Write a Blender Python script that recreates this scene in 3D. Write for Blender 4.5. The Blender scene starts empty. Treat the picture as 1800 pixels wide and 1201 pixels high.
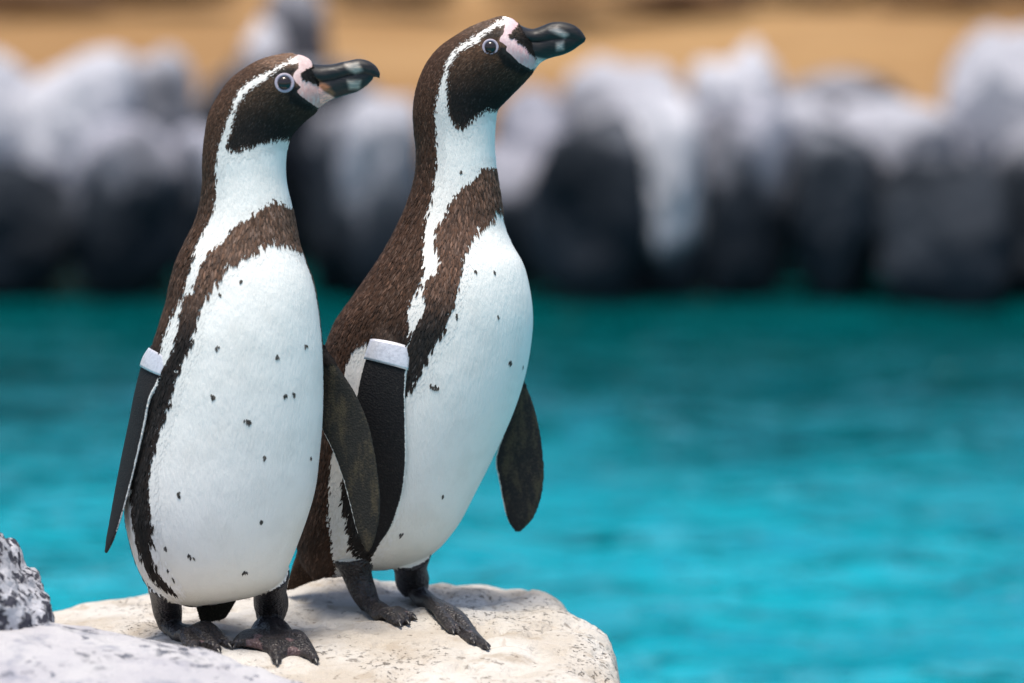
import bpy, bmesh, math, random
import numpy as np
from mathutils import Vector, Matrix
from mathutils.kdtree import KDTree
from mathutils.bvhtree import BVHTree

random.seed(7)
rng = np.random.default_rng(11)
scene = bpy.context.scene
COL = scene.collection
R = math.radians

# ------------------------------------------------------------------ camera
PITCH = R(8.0)
CAM = np.array([0.0, 0.0, 1.6])
FWD = np.array([0.0, math.cos(PITCH), -math.sin(PITCH)])
UPV = np.array([0.0, math.sin(PITCH), math.cos(PITCH)])
RGT = np.array([1.0, 0.0, 0.0])
S = 1e-4                      # 36 mm / 200 mm / 1800 px of the photograph
cam_data = bpy.data.cameras.new('camera')
cam_data.lens = 200; cam_data.sensor_width = 36
cam_data.clip_start = 0.1; cam_data.clip_end = 2000
cam_data.dof.use_dof = True
cam_data.dof.focus_distance = 5.70
cam_data.dof.aperture_fstop = 3.2
cam = bpy.data.objects.new('camera', cam_data); COL.objects.link(cam)
cam.location = CAM; cam.rotation_euler = (math.pi/2 - PITCH, 0, 0)
scene.camera = cam

# ------------------------------------------------------------------ light
SUN_EL, SUN_AZ = R(80), R(200)      # azimuth clockwise from +Y
sun_dir = Vector((math.sin(SUN_AZ)*math.cos(SUN_EL), math.cos(SUN_AZ)*math.cos(SUN_EL), math.sin(SUN_EL)))
world = bpy.data.worlds.new('World'); scene.world = world; world.use_nodes = True
wn = world.node_tree.nodes; wl = world.node_tree.links
bgn = wn['Background']
sky = wn.new('ShaderNodeTexSky'); sky.sky_type = 'NISHITA'; sky.sun_disc = False
sky.sun_elevation = SUN_EL; sky.sun_rotation = SUN_AZ
sky.dust_density = 2.5; sky.ozone_density = 1.0
wl.new(sky.outputs[0], bgn.inputs[0]); bgn.inputs[1].default_value = 0.11
sl = bpy.data.lights.new('sun', 'SUN'); sl.energy = 2.7; sl.angle = R(22); sl.color = (1.0, 0.93, 0.82)
so = bpy.data.objects.new('sun', sl); COL.objects.link(so)
so.rotation_euler = sun_dir.to_track_quat('Z', 'Y').to_euler(); so.location = (2, 2, 8)
vs = scene.view_settings
vs.view_transform = 'Standard'; vs.look = 'None'; vs.gamma = 1.0; vs.exposure = 0.78
vs.use_curve_mapping = False
scene.render.engine = 'CYCLES'
scene.cycles.use_denoising = True
scene.cycles.max_bounces = 6
scene.cycles.caustics_reflective = False
scene.cycles.caustics_refractive = False

# ------------------------------------------------------------------ numpy helpers
def hash3(ix, iy, iz, seed):
    n = (ix.astype(np.int64)*374761393 + iy.astype(np.int64)*668265263 + iz.astype(np.int64)*2147483647 + seed*974634777) & 0xffffffff
    n = ((n ^ (n >> 13))*1274126177) & 0xffffffff
    n = ((n ^ (n >> 16))*2246822519) & 0xffffffff
    return ((n ^ (n >> 15)) & 0xffffff)/float(0xffffff)

def vnoise(P, seed=0):
    """value noise in -1..1 at Nx3 points"""
    F = np.floor(P); f = P - F; u = f*f*f*(f*(f*6 - 15) + 10); I = F.astype(np.int64)
    out = 0
    for dx in (0, 1):
        for dy in (0, 1):
            for dz in (0, 1):
                w = (u[:, 0] if dx else 1-u[:, 0])*(u[:, 1] if dy else 1-u[:, 1])*(u[:, 2] if dz else 1-u[:, 2])
                out = out + w*hash3(I[:, 0]+dx, I[:, 1]+dy, I[:, 2]+dz, seed)
    return out*2 - 1

def fbm(P, oct=4, seed=0, gain=0.5, lac=2.03):
    a, s, o = 1.0, 0.0, 0.0
    P = np.array(P, float)
    for k in range(oct):
        o = o + a*vnoise(P, seed + k*17); s += a; a *= gain; P = P*lac + 3.7
    return o/s

def px_ray(px, py):
    px = np.asarray(px, float)[..., None]; py = np.asarray(py, float)[..., None]
    return FWD + RGT*(px - 900)*S + UPV*(600.5 - py)*S

def unproj(px, py, depth):
    return CAM + px_ray(px, py)*np.asarray(depth, float)[..., None]

def on_plane(px, py, z):
    r = px_ray(px, py); return CAM + r*((z - CAM[2])/r[..., 2])[..., None]

def catmull(A, n):
    """resample rows of A (m x k) to n rows, centripetal-ish by cumulative length on the first columns"""
    A = np.asarray(A, float); m = len(A)
    d = np.linalg.norm(np.diff(A[:, :4], axis=0), axis=1) + 1e-6
    t = np.concatenate([[0], np.cumsum(d)])
    T = np.linspace(0, t[-1], n); out = np.zeros((n, A.shape[1]))
    # monotone-limited hermite slopes
    sl_ = np.diff(A, axis=0)/d[:, None]
    M = np.zeros_like(A)
    M[0] = sl_[0]; M[-1] = sl_[-1]
    for i in range(1, m-1):
        M[i] = (sl_[i-1]*d[i] + sl_[i]*d[i-1])/(d[i] + d[i-1])
    idx = np.clip(np.searchsorted(t, T, side='right') - 1, 0, m-2)
    h = d[idx]; u = (T - t[idx])/h
    u = u[:, None]; h = h[:, None]
    out = (2*u**3-3*u**2+1)*A[idx] + (u**3-2*u**2+u)*h*M[idx] + (-2*u**3+3*u**2)*A[idx+1] + (u**3-u**2)*h*M[idx+1]
    return out

def poly_sd(P, poly):
    """signed distance of Nx2 points to a polygon, positive inside"""
    poly = np.asarray(poly, float); n = len(poly)
    best = np.full(len(P), 1e18); inside = np.zeros(len(P), bool)
    for i in range(n):
        a = poly[i]; b = poly[(i+1) % n]; e = b - a; L = e@e + 1e-12
        t = np.clip(((P - a)@e)/L, 0, 1)
        d = P - (a + t[:, None]*e)
        best = np.minimum(best, (d*d).sum(1))
        c = (a[1] > P[:, 1]) != (b[1] > P[:, 1])
        with np.errstate(divide='ignore', invalid='ignore'):
            xi = a[0] + (P[:, 1]-a[1])*(b[0]-a[0])/(b[1]-a[1] + (1e-12 if b[1] == a[1] else 0))
        inside ^= c & (P[:, 0] < xi)
    return np.where(inside, 1, -1)*np.sqrt(best)

def zsrc(pts, ox, oy, sc):
    return [(ox + x/sc, oy + y/sc) for x, y in pts]

def lerp(a, b, t): return a + (b - a)*t
def sstep(a, b, x):
    t = np.clip((x - a)/(b - a), 0, 1); return t*t*(3 - 2*t)

def mesh_np(name, V, F, smooth=True):
    me = bpy.data.meshes.new(name)
    me.from_pydata(np.asarray(V).tolist(), [], [list(map(int, f)) for f in F])
    me.update()
    if smooth: me.polygons.foreach_set('use_smooth', [True]*len(me.polygons))
    return me

def grid_faces(nr, nc, wrap=True, off=0):
    i = np.arange(nr-1)[:, None]; j = np.arange(nc if wrap else nc-1)[None, :]
    j2 = (j+1) % nc
    a = i*nc + j; b = i*nc + j2; c = (i+1)*nc + j2; d = (i+1)*nc + j
    return (np.stack([a, b, c, d], -1).reshape(-1, 4) + off)

def add_attr(me, name, vals, typ='FLOAT', dom='POINT'):
    at = me.attributes.new(name, typ, dom)
    v = np.ascontiguousarray(vals, dtype=np.float32)
    at.data.foreach_set('color' if typ == 'FLOAT_COLOR' else ('vector' if typ == 'FLOAT_VECTOR' else 'value'), v.ravel())

def obj(name, me, mat=None, parent=None, **props):
    o = bpy.data.objects.new(name, me); COL.objects.link(o)
    if mat is not None and me is not None:
        me.materials.clear()
        for m in (mat if isinstance(mat, (list, tuple)) else [mat]): me.materials.append(m)
    if parent is not None: o.parent = parent
    for k, v in props.items(): o[k] = v
    return o

# ------------------------------------------------------------------ node helper
class NT:
    def __init__(self, name):
        self.m = bpy.data.materials.new(name); self.m.use_nodes = True
        self.n = self.m.node_tree.nodes; self.l = self.m.node_tree.links
        self.b = self.n['Principled BSDF']; self.out = self.n['Material Output']
    def new(self, t, **kw):
        nd = self.n.new('ShaderNode' + t)
        for k, v in kw.items(): setattr(nd, k, v)
        return nd
    def put(self, src, dst):
        if isinstance(src, (int, float)): dst.default_value = src
        elif isinstance(src, (tuple, list)): dst.default_value = (*src, 1) if len(src) == 3 and dst.type == 'RGBA' else src
        else: self.l.new(src, dst)
    def attr(self, name, out='Fac'):
        a = self.new('Attribute', attribute_name=name); return a.outputs[out]
    def math(self, op, a, b=0.0, c=None, clamp=False):
        m = self.new('Math', operation=op, use_clamp=clamp); self.put(a, m.inputs[0]); self.put(b, m.inputs[1])
        if c is not None: self.put(c, m.inputs[2])
        return m.outputs[0]
    def mix(self, f, a, b, mode='MIX'):
        m = self.new('Mix', data_type='RGBA', blend_type=mode)
        self.put(f, m.inputs[0]); self.put(a, m.inputs[6]); self.put(b, m.inputs[7]); return m.outputs[2]
    def noise(self, vec, scale, detail=4, rough=0.55, dist=0.0, out='Fac'):
        n = self.new('TexNoise'); self.put(scale, n.inputs['Scale']); n.inputs['Detail'].default_value = detail
        n.inputs['Roughness'].default_value = rough; n.inputs['Distortion'].default_value = dist
        if vec is not None: self.l.new(vec, n.inputs['Vector'])
        return n.outputs[out]
    def voro(self, vec, scale, feature='F1', out='Distance', rand=1.0):
        n = self.new('TexVoronoi', feature=feature); n.inputs['Scale'].default_value = scale
        n.inputs['Randomness'].default_value = rand
        if vec is not None: self.l.new(vec, n.inputs['Vector'])
        return n.outputs[out]
    def mapr(self, v, a, b, c=0.0, d=1.0, smooth=True):
        n = self.new('MapRange', interpolation_type='SMOOTHSTEP' if smooth else 'LINEAR')
        self.put(v, n.inputs[0])
        for k, x in zip((1, 2, 3, 4), (a, b, c, d)): n.inputs[k].default_value = x
        return n.outputs[0]
    def mapping(self, vec, scale):
        n = self.new('Mapping'); n.inputs['Scale'].default_value = scale; self.l.new(vec, n.inputs['Vector']); return n.outputs[0]
    def coord(self, which='Object'):
        return self.new('TexCoord').outputs[which]
    def geo(self, which): return self.new('NewGeometry').outputs[which]
    def sep(self, v):
        s = self.new('SeparateXYZ'); self.l.new(v, s.inputs[0]); return s.outputs
    def bump(self, h, strength, dist=0.01, nrm=None):
        b = self.new('Bump'); b.inputs['Strength'].default_value = strength; b.inputs['Distance'].default_value = dist
        self.put(h, b.inputs['Height'])
        if nrm is not None: self.l.new(nrm, b.inputs['Normal'])
        self.l.new(b.outputs[0], self.b.inputs['Normal']); return b.outputs[0]
    def base(self, c): self.put(c, self.b.inputs['Base Color'])
    def rough(self, r): self.put(r, self.b.inputs['Roughness'])
    def spec(self, s): self.put(s, self.b.inputs['Specular IOR Level'])

# ================================================================== SETTING
# ---- water: a displaced sheet, turquoise pool
def water_material():
    t = NT('pool_water')
    p = t.geo('Position')
    n1 = t.noise(p, 1.6, 3, 0.5, 0.3)
    n2 = t.noise(t.mapping(p, (1.0, 1.25, 1.0)), 3.4, 3, 0.55, 0.6)
    c = t.mix(t.mapr(t.math('ADD', t.math('MULTIPLY', n1, .5), t.math('MULTIPLY', n2, .5)), 0.38, 0.66), (0.0, 0.175, 0.215), (0.0, 0.300, 0.360))
    far_tone = t.mapr(t.math('ADD', t.sep(p)[1], t.math('MULTIPLY', t.math('SUBTRACT', n1, 0.5), 1.6)), 9.0, 10.8)
    c = t.mix(far_tone, c, (0.0, 0.062, 0.066))  # base colour darkens towards the far bank
    h = t.math('ADD', t.math('MULTIPLY', n1, 0.5), t.math('MULTIPLY', n2, 0.5))
    nrm = t.bump(h, 1.0, 0.17)
    df = t.new('BsdfDiffuse'); t.put(c, df.inputs[0]); t.put(nrm, df.inputs['Normal'])
    gl = t.new('BsdfGlossy'); gl.inputs[0].default_value = (0.50, 0.90, 1.0, 1); gl.inputs['Roughness'].default_value = 0.04; t.put(nrm, gl.inputs['Normal'])
    fr = t.new('Fresnel'); fr.inputs[0].default_value = 1.33; t.put(nrm, fr.inputs['Normal'])
    mx = t.new('MixShader'); t.put(fr.outputs[0], mx.inputs[0]); t.put(df.outputs[0], mx.inputs[1]); t.put(gl.outputs[0], mx.inputs[2])
    t.put(mx.outputs[0], t.out.inputs['Surface'])
    return t.m
def build_water():
    xs = np.concatenate([np.linspace(-40, -4, 40), np.linspace(-3.9, 3.9, 260), np.linspace(4, 40, 40)])
    ys = np.concatenate([np.linspace(-12, 4, 60), np.linspace(4.05, 14, 330), np.linspace(14.1, 16, 10)])
    X, Y = np.meshgrid(xs, ys); P = np.stack([X.ravel(), Y.ravel()*1.2, np.zeros(X.size)], 1)
    Z = 0.014*fbm(P*1.6, 3, 5) + 0.005*fbm(P*4.5, 2, 9)
    V = np.stack([X.ravel(), Y.ravel(), Z], 1)
    me = mesh_np('water', V, grid_faces(len(ys), len(xs), False))
    obj('water', me, water_material(), kind='structure')
build_water()

# ---- sandy ground beyond the far bank, out to the horizon
def sand_material():
    t = NT('sandy_ground'); p = t.geo('Position')
    n = t.noise(p, 1.1, 5, 0.6); n2 = t.noise(p, 9, 4, 0.6)
    c = t.mix(t.mapr(n, 0.35, 0.65), (0.235, 0.130, 0.052), (0.33, 0.20, 0.088))
    c = t.mix(t.mapr(n2, 0.55, 0.75, 0, 0.35), c, (0.2, 0.115, 0.05))
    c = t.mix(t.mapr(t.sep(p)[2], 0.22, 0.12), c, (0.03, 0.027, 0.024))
    t.base(c); t.rough(0.95); t.spec(0.15); t.bump(n2, 0.5, 0.03)
    return t.m
def build_ground():
    xs = np.concatenate([np.linspace(-900, -12, 14), np.linspace(-11, 11, 90), np.linspace(12, 900, 14)])
    ys = np.concatenate([np.linspace(12.75, 18, 60), np.geomspace(18.2, 1500, 20)])
    X, Y = np.meshgrid(xs, ys)
    P = np.stack([X.ravel(), Y.ravel(), np.zeros(X.size)], 1)
    Z = 0.30 + 0.07*fbm(P*0.8, 4, 21) + 0.02*np.clip(Y.ravel()-13, 0, 12)
    Z = Z - 1.2*sstep(13.05, 12.75, Y.ravel())
    V = np.stack([X.ravel(), Y.ravel(), Z], 1)
    obj('ground', mesh_np('ground', V, grid_faces(len(ys), len(xs), False)), sand_material(), kind='structure')
    # pool floor: one sheet under the water, reaching behind the viewer
    V = [(-60, -30, -1.1), (60, -30, -1.1), (60, 13.5, -1.1), (-60, 13.5, -1.1)]
    t = NT('pool_floor'); t.base(t.mix(t.mapr(t.noise(t.geo('Position'), 2), .4, .6), (0.02, .3, .36), (0.04, .36, .42))); t.rough(.8)
    obj('pool_floor', mesh_np('pool_floor', V, [(0, 1, 2, 3)], False), t.m, kind='structure')
build_ground()

# ---- boulders along the far bank
def bank_material(name, white, tint=(0.72, 0.71, 0.74), dark=(0.012, 0.015, 0.020), wet_shade=0.20):
    t = NT(name); p = t.geo('Position'); nz = t.sep(t.geo('Normal'))[2]; z = t.sep(p)[2]
    n = t.noise(p, 3.2, 5, 0.6)
    streak = t.noise(t.mapping(p, (5.5, 5.5, 0.7)), 1.0, 3, 0.55)
    n3 = t.noise(p, 14, 4, 0.6)
    rock = t.mix(t.mapr(n, 0.3, 0.7), dark, tuple(2.2*c + 0.006 for c in dark))  # near-black so the shade low on the bank sits in the colour
    # droppings: thick on tops, running down the faces in streaks
    g = t.math('ADD', t.math('MULTIPLY', nz, 0.24), t.math('MULTIPLY', streak, 1.7))
    g = t.math('ADD', g, t.math('MULTIPLY', n3, 0.25))
    g = t.math('ADD', g, white)
    hz = t.mapr(t.math('ADD', z, t.math('MULTIPLY', n, 0.12)), wet_shade - 0.03, wet_shade + 0.26, -0.95, 0.0)  # low dark zone: waterline wetness, plus overhang shade put into the colour
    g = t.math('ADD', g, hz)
    g = t.mapr(g, 0.62, 1.28)
    c = t.mix(g, rock, tint)
    c = t.mix(t.mapr(n3, 0.6, 0.8, 0, 0.3), c, t.mix(1.0, c, (0.55, 0.5, 0.46), 'MULTIPLY'))
    t.base(c); t.rough(0.85); t.spec(0.12); t.bump(n3, 0.6, 0.03)
    return t.m
BANK = {k: bank_material('guano_rock_%d' % i, w, tint, wet_shade=wet_shade_) for i, (k, w, tint, wet_shade_) in enumerate([
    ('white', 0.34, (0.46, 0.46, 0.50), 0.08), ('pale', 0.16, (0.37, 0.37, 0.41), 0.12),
    ('mixed', 0.04, (0.32, 0.32, 0.37), 0.13), ('grey', -0.12, (0.25, 0.25, 0.28), 0.18), ('dark', -0.22, (0.26, 0.27, 0.31), 0.24)])}  # the dark kind carries painted shade for the lower rocks
def brown_material():
    t = NT('brown_rock'); p = t.geo('Position'); n = t.noise(p, 5, 5, 0.6)
    t.base(t.mix(t.mapr(n, .35, .65), (0.085, 0.042, 0.018), (0.2, 0.105, 0.045))); t.rough(.9); t.bump(n, .6, .03); return t.m
BROWN = brown_material()

def boulder_mesh(name, seed, sub=5, amp=0.26, freq=1.5, box=True):
    bm = bmesh.new(); bmesh.ops.create_icosphere(bm, subdivisions=sub, radius=1.0)
    V = np.array([v.co[:] for v in bm.verts]); F = [[v.index for v in f.verts] for f in bm.faces]; bm.free()
    N = V/np.linalg.norm(V, axis=1)[:, None]
    # chop with random planes for a blocky look, then weather it
    lr = np.random.default_rng(seed)
    pn = lr.uniform(2.6, 4.2) if box else 2.0
    a_ = lr.uniform(-.5, .5) if box else 0.0; Nr = np.stack([N[:, 0]*math.cos(a_) - N[:, 1]*math.sin(a_), N[:, 0]*math.sin(a_) + N[:, 1]*math.cos(a_), N[:, 2]], 1)
    rad = 1/(np.abs(Nr)**pn).sum(1)**(1/pn)*(0.86 if box else 1.0)
    for k in range(9):
        d = lr.normal(size=3); d /= np.linalg.norm(d); h = lr.uniform(0.72, 0.98)
        dp = N@d; lim = np.where(dp > 1e-3, h/np.maximum(dp, 1e-3), 9)
        # soft minimum
        rad = np.where(lim < rad, lerp(rad, lim, 0.85), rad)
    rad = rad*(1 + amp*fbm(N*freq + seed*3.1, 5, seed))
    return mesh_np(name, N*rad[:, None], F)

def place_boulder(px0, px1, ytop, ybase, Y, mat, label, seed, ry=None, name='boulder', cat='rock', group='rocks along the far bank of the pool', zb=None):
    """a rock whose sides fall at px0..px1 and whose top is at ytop when it stands at distance Y"""
    d = Y*math.cos(PITCH) + 1.35*math.sin(PITCH)
    xa = (px0-900)*S*d; xb = (px1-900)*S*d
    top = unproj(0.5*(px0+px1), ytop, d)[2]; bot = unproj(0, ybase, d)[2] if zb is None else zb
    rx = (xb-xa)/2*1.12; rz = (top-bot)/2*1.06
    ry = ry or max(0.16, 0.7*rx)
    o = obj(name, boulder_mesh(name, seed), mat)
    o.location = ((xa+xb)/2, Y + 0.55*ry, (top+bot)/2)
    o.scale = (rx, ry, rz); o.rotation_euler = (0, 0, 0)
    o['label'] = label; o['category'] = cat; o['group'] = group
    return o
bank = [
 (-260, 70, 52, 470, 12.35, 'white', 'tall white droppings-covered boulder at the end of the far bank'),
 (40, 235, 92, 480, 12.30, 'white', 'pale lilac white boulder beside the tall white boulder on the far bank'),
 (-120, 140, 290, 540, 12.02, 'dark', 'dark damp boulder with shade in its colour below the tall white boulder at the waterline'),
 (185, 350, 78, 450, 12.45, 'pale', 'whitish grey boulder with a knobbly top behind the shorter penguin'),
 (120, 320, 215, 545, 12.0, 'mixed', 'grey boulder streaked with white droppings at the waterline'),
 (330, 480, 105, 430, 12.5, 'grey', 'mid grey boulder behind the shorter penguin\'s neck'),
 (290, 470, 235, 540, 12.05, 'mixed', 'low grey and white streaked boulder behind the shorter penguin\'s back'),
 (470, 700, 118, 480, 12.5, 'dark', 'broad dark boulder under the beak of the shorter penguin'),
 (540, 640, 190, 540, 12.1, 'grey', 'dark grey rock lump between the two penguins'),
 (590, 745, 175, 540, 12.0, 'pale', 'pale streaked boulder between the two penguins'),
 (730, 960, 235, 545, 12.15, 'mixed', 'grey boulder behind the taller penguin\'s neck'),
 (860, 1010, 150, 500, 12.35, 'mixed', 'sloping pale grey boulder behind the taller penguin\'s throat'),
 (930, 1150, 195, 550, 11.95, 'dark', 'dark rock face beside the bright white run of droppings'),
 (985, 1215, 92, 440, 12.45, 'pale', 'wide white-capped boulder below the tip of the taller penguin\'s beak'),
 (1090, 1250, 165, 545, 12.0, 'white', 'boulder with the bright white run of droppings down its face'),
 (1225, 1375, 82, 400, 12.5, 'white', 'small rounded bright white boulder standing on top of the bank'),
 (1215, 1390, 165, 548, 12.02, 'mixed', 'grey streaked boulder below the small rounded white boulder'),
 (1340, 1490, 168, 480, 12.3, 'pale', 'white topped boulder beside a dark hollow in the bank'),
 (1365, 1600, 128, 300, 12.85, 'grey', 'low dark grey slab lying on the sand behind the bank'),
 (1400, 1560, 225, 552, 11.98, 'dark', 'blackish boulder in the dark hollow of the bank'),
 (1470, 1690, 172, 500, 12.25, 'pale', 'long pale boulder sloping down to the water'),
 (1540, 1790, 275, 560, 11.9, 'dark', 'large black damp boulder with shade in its colour at the waterline under the sloping pale one'),
 (1660, 1900, 35, 470, 12.4, 'pale', 'big rounded white boulder with a dark grey underside'),
 (1720, 2050, 200, 560, 12.0, 'grey', 'grey boulder at the waterline under the big rounded white one'),
]
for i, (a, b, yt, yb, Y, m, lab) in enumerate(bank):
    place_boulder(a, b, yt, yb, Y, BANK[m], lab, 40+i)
# the bank goes on to both sides of the picture
lr = np.random.default_rng(3)
ends = {-1: ['pale boulder on the far bank next past the tall white boulder', 'grey streaked boulder second past the tall white boulder', 'dark boulder third past the tall white boulder'],
        1: ['pale boulder on the far bank next past the big rounded white one', 'grey streaked boulder second past the big rounded white one', 'dark boulder third past the big rounded white one']}
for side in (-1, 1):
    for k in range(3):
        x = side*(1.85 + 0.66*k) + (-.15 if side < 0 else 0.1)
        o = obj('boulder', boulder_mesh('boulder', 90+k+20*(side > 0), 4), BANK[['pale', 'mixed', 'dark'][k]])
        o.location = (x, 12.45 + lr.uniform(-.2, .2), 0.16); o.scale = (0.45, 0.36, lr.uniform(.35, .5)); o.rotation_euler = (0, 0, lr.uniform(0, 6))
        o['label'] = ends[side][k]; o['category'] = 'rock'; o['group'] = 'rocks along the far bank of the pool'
# pale upright pair behind the shorter penguin's head and brown stones at the back
place_boulder(425, 500, 38, 200, 13.2, BANK['white'], 'narrow bright white upright stone on the sand', 71, ry=.1, name='upright_stone', group='upright stones on the sand')
place_boulder(470, 570, -40, 190, 13.35, BANK['grey'], 'narrow grey upright stone beside the bright white one', 72, ry=.12, name='upright_stone', group='upright stones on the sand')
for k, (a, b, yt, yb) in enumerate([(-80, 190, -45, 22), (170, 420, -60, 12), (560, 800, -50, 8), (860, 1090, -60, 10), (1080, 1350, -40, 16), (1330, 1560, -45, 8), (1540, 1760, -50, 26), (1730, 1990, -60, 20)]):
    lab = ['low brown stone at the back of the sand past the tall white boulder', 'rounded brown stone behind the whitish knobbly boulder',
           'brown stone behind the grey upright stone', 'brown stone behind the taller penguin\'s beak', 'brown stone far behind the wide white-capped boulder',
           'brown stone far behind the low dark slab', 'dark brown stone behind the long pale boulder', 'brown stone behind the big rounded white boulder'][k]
    place_boulder(a, b, yt, yb, 15.0 + 0.1*(k % 3), BROWN, lab, 120+k, ry=.25, name='brown_stone', group='brown stones at the back of the sand')

# ---- the slab the penguins stand on
SLAB_POLY = np.array([(-0.75, 5.90), (-0.52, 5.86), (-0.43, 5.93), (-0.36, 5.965), (-0.24, 5.97), (-0.08, 5.995), (-0.01, 5.975), (0.035, 5.935), (0.058, 5.87), (0.075, 5.80),
                      (0.098, 5.70), (0.103, 5.58), (0.112, 5.42), (0.135, 5.25), (0.13, 5.0), (0.02, 4.86), (-0.3, 4.82), (-0.62, 4.85), (-0.85, 5.1), (-0.9, 5.6)])
def slab_height(x, y):
    P = np.stack([x, y], 1)
    P3 = np.stack([x, y, np.zeros_like(x)], 1)
    wob = 0.012*fbm(P3*9, 3, 4)
    q = poly_sd(P, SLAB_POLY) + wob
    z = 0.512 - 0.20*np.clip(5.60 - y, 0, 2)**1.25
    z = z - 0.025*sstep(-0.33, -0.52, x)
    # a shallow hollow between the birds and a low hump behind the shorter one
    z = z + 0.016*np.exp(-(((x+0.20)/0.07)**2 + ((y-5.86)/0.07)**2)) - 0.010*np.exp(-(((x+0.24)/0.05)**2 + ((y-5.68)/0.06)**2))
    z = z + 0.014*fbm(P3*6, 4, 31) + 0.006*fbm(P3*26, 4, 32)
    # pits
    pit = fbm(P3*45, 2, 35); z = z - 0.006*sstep(0.25, 0.6, pit)
    # rounded shoulder, then a steep drop
    r = 0.055
    qq = np.clip(q, 0, r)
    z = z - 0.6*(r - np.sqrt(np.maximum(r*r - (r-qq)**2, 0)))
    z = np.where(q < 0, z - 0.0 + q*5.5 , z)
    return np.maximum(z, -0.4)
def rock_material(name, base, pale, spot, grey, speck=0.5, cracks=True, cl=(0.47, 0.62), vs_=150, sz=(0.42, 0.30)):
    t = NT(name); p = t.geo('Position')
    big = t.noise(p, 7, 4, 0.6); mid = t.noise(p, 24, 5, 0.65); fine = t.noise(p, 130, 4, 0.65)
    c = t.mix(t.mapr(big, 0.36, 0.64), base, pale)
    c = t.mix(t.mapr(mid, 0.52, 0.70, 0, 0.75), c, grey)
    clus = t.mapr(t.noise(p, 11, 3, 0.5), *cl)
    v = t.math('SUBTRACT', 1.0, t.noise(p, vs_, 3, 0.6, 0.4)); sp = t.math('MULTIPLY', t.mapr(v, *sz), clus)
    c = t.mix(t.math('MULTIPLY', sp, speck), c, spot)
    v2 = t.noise(t.mapping(p, (1, 1, 1)), 60, 3, 0.6)
    c = t.mix(t.math('MULTIPLY', t.mapr(v2, 0.62, 0.70), speck), c, spot)
    if cracks:
        cr = t.voro(t.mapping(p, (3, 9, 6)), 1.6, 'DISTANCE_TO_EDGE')
        crn = t.mapr(t.math('ADD', cr, t.math('MULTIPLY', mid, 0.06)), 0.036, 0.026)
        c = t.mix(t.math('MULTIPLY', crn, 0.4), c, (0.32, 0.25, 0.19))
    t.base(c); t.rough(0.92); t.spec(0.2)
    h = t.math('ADD', t.math('MULTIPLY', mid, 0.6), t.math('MULTIPLY', fine, 0.4))
    h = t.math('SUBTRACT', h, t.math('MULTIPLY', sp, 0.4))
    t.bump(h, 1.0, 0.009)
    return t.m
def build_slab():
    xs = np.arange(-1.05, 0.36, 0.0042); ys = np.arange(4.66, 6.16, 0.0045)
    X, Y = np.meshgrid(xs, ys); Z = slab_height(X.ravel(), Y.ravel())
    V = np.stack([X.ravel(), Y.ravel(), Z], 1)
    F = grid_faces(len(ys), len(xs), False)
    keep = (Z[F] > -0.39).any(1); F = F[keep]
    used = np.unique(F); mp = np.full(len(V), -1); mp[used] = np.arange(len(used))
    me = mesh_np('slab_rock', V[used], mp[F])
    m = rock_material('cream_rock', (0.44, 0.39, 0.33), (0.55, 0.52, 0.48), (0.10, 0.08, 0.06), (0.36, 0.30, 0.235), 0.6, True, (0.46, 0.60), 190, (0.42, 0.34))
    o = obj('slab_rock', me, m); o['label'] = 'broad cream coloured rock slab the two penguins stand on'; o['category'] = 'rock'
    return o
slab = build_slab()
# ray to the slab's top
def px_on_slab(px, py):
    r = px_ray(px, py); z = 0.51
    for k in range(14):
        P = CAM + r*((z - CAM[2])/r[2]); z = 0.5*z + 0.5*float(slab_height(np.array([P[0]]), np.array([P[1]]))[0])
    return CAM + r*((z - CAM[2])/r[2])

# foreground rocks on the left
def lump(name, loc, scl, seed, mat, label, sub=6, amp=0.22, freq=1.4, rot=0.0, fine=0.002):
    me = boulder_mesh(name, seed, sub, amp, freq, False)
    n = len(me.vertices); V = np.empty(n*3, np.float32); me.vertices.foreach_get('co', V); V = V.reshape(-1, 3).astype(float)
    W = V*np.array(scl); k = 1 + (0.010*fbm(W*22, 3, seed+3) + 0.0045*fbm(W*75, 3, seed+5) - fine*sstep(.2, .5, fbm(W*95, 2, seed+8)))/np.mean(scl)
    me.vertices.foreach_set('co', (V*k[:, None]).astype(np.float32).ravel()); me.update()
    o = obj(name, me, mat); o.location = loc; o.scale = scl; o.rotation_euler = (0, 0, rot)
    o['label'] = label; o['category'] = 'rock'; return o
m_white = rock_material('white_rock', (0.38, 0.37, 0.40), (0.47, 0.46, 0.47), (0.08, 0.09, 0.12), (0.21, 0.22, 0.27), 0.9, False, (0.50, 0.60), 70, (0.46, 0.38))
m_speck = rock_material('speckled_rock', (0.34, 0.34, 0.37), (0.50, 0.50, 0.54), (0.03, 0.03, 0.045), (0.22, 0.22, 0.26), 0.95, False, (0.25, 0.42), 85, (0.50, 0.42))
pb = unproj(-55, 1075, 5.50)
lump('speckled_boulder', (pb[0], pb[1]+.03, pb[2]-0.03), (0.075, 0.10, 0.115), 205, m_speck, 'dark-speckled grey boulder standing at the end of the white foreground rock')
pf = unproj(190, 1220, 5.44)
lump('white_foreground_rock', (pf[0]-0.02, pf[1]-0.02, pf[2]-0.050), (0.36, 0.20, 0.105), 211, m_white, 'white lilac-tinged rock lying against the front of the cream slab', amp=0.16, rot=-0.18).rotation_euler[1] = R(6)

# ================================================================== PENGUINS
PXM = 5.70*S     # metres per photo pixel at the birds

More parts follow.
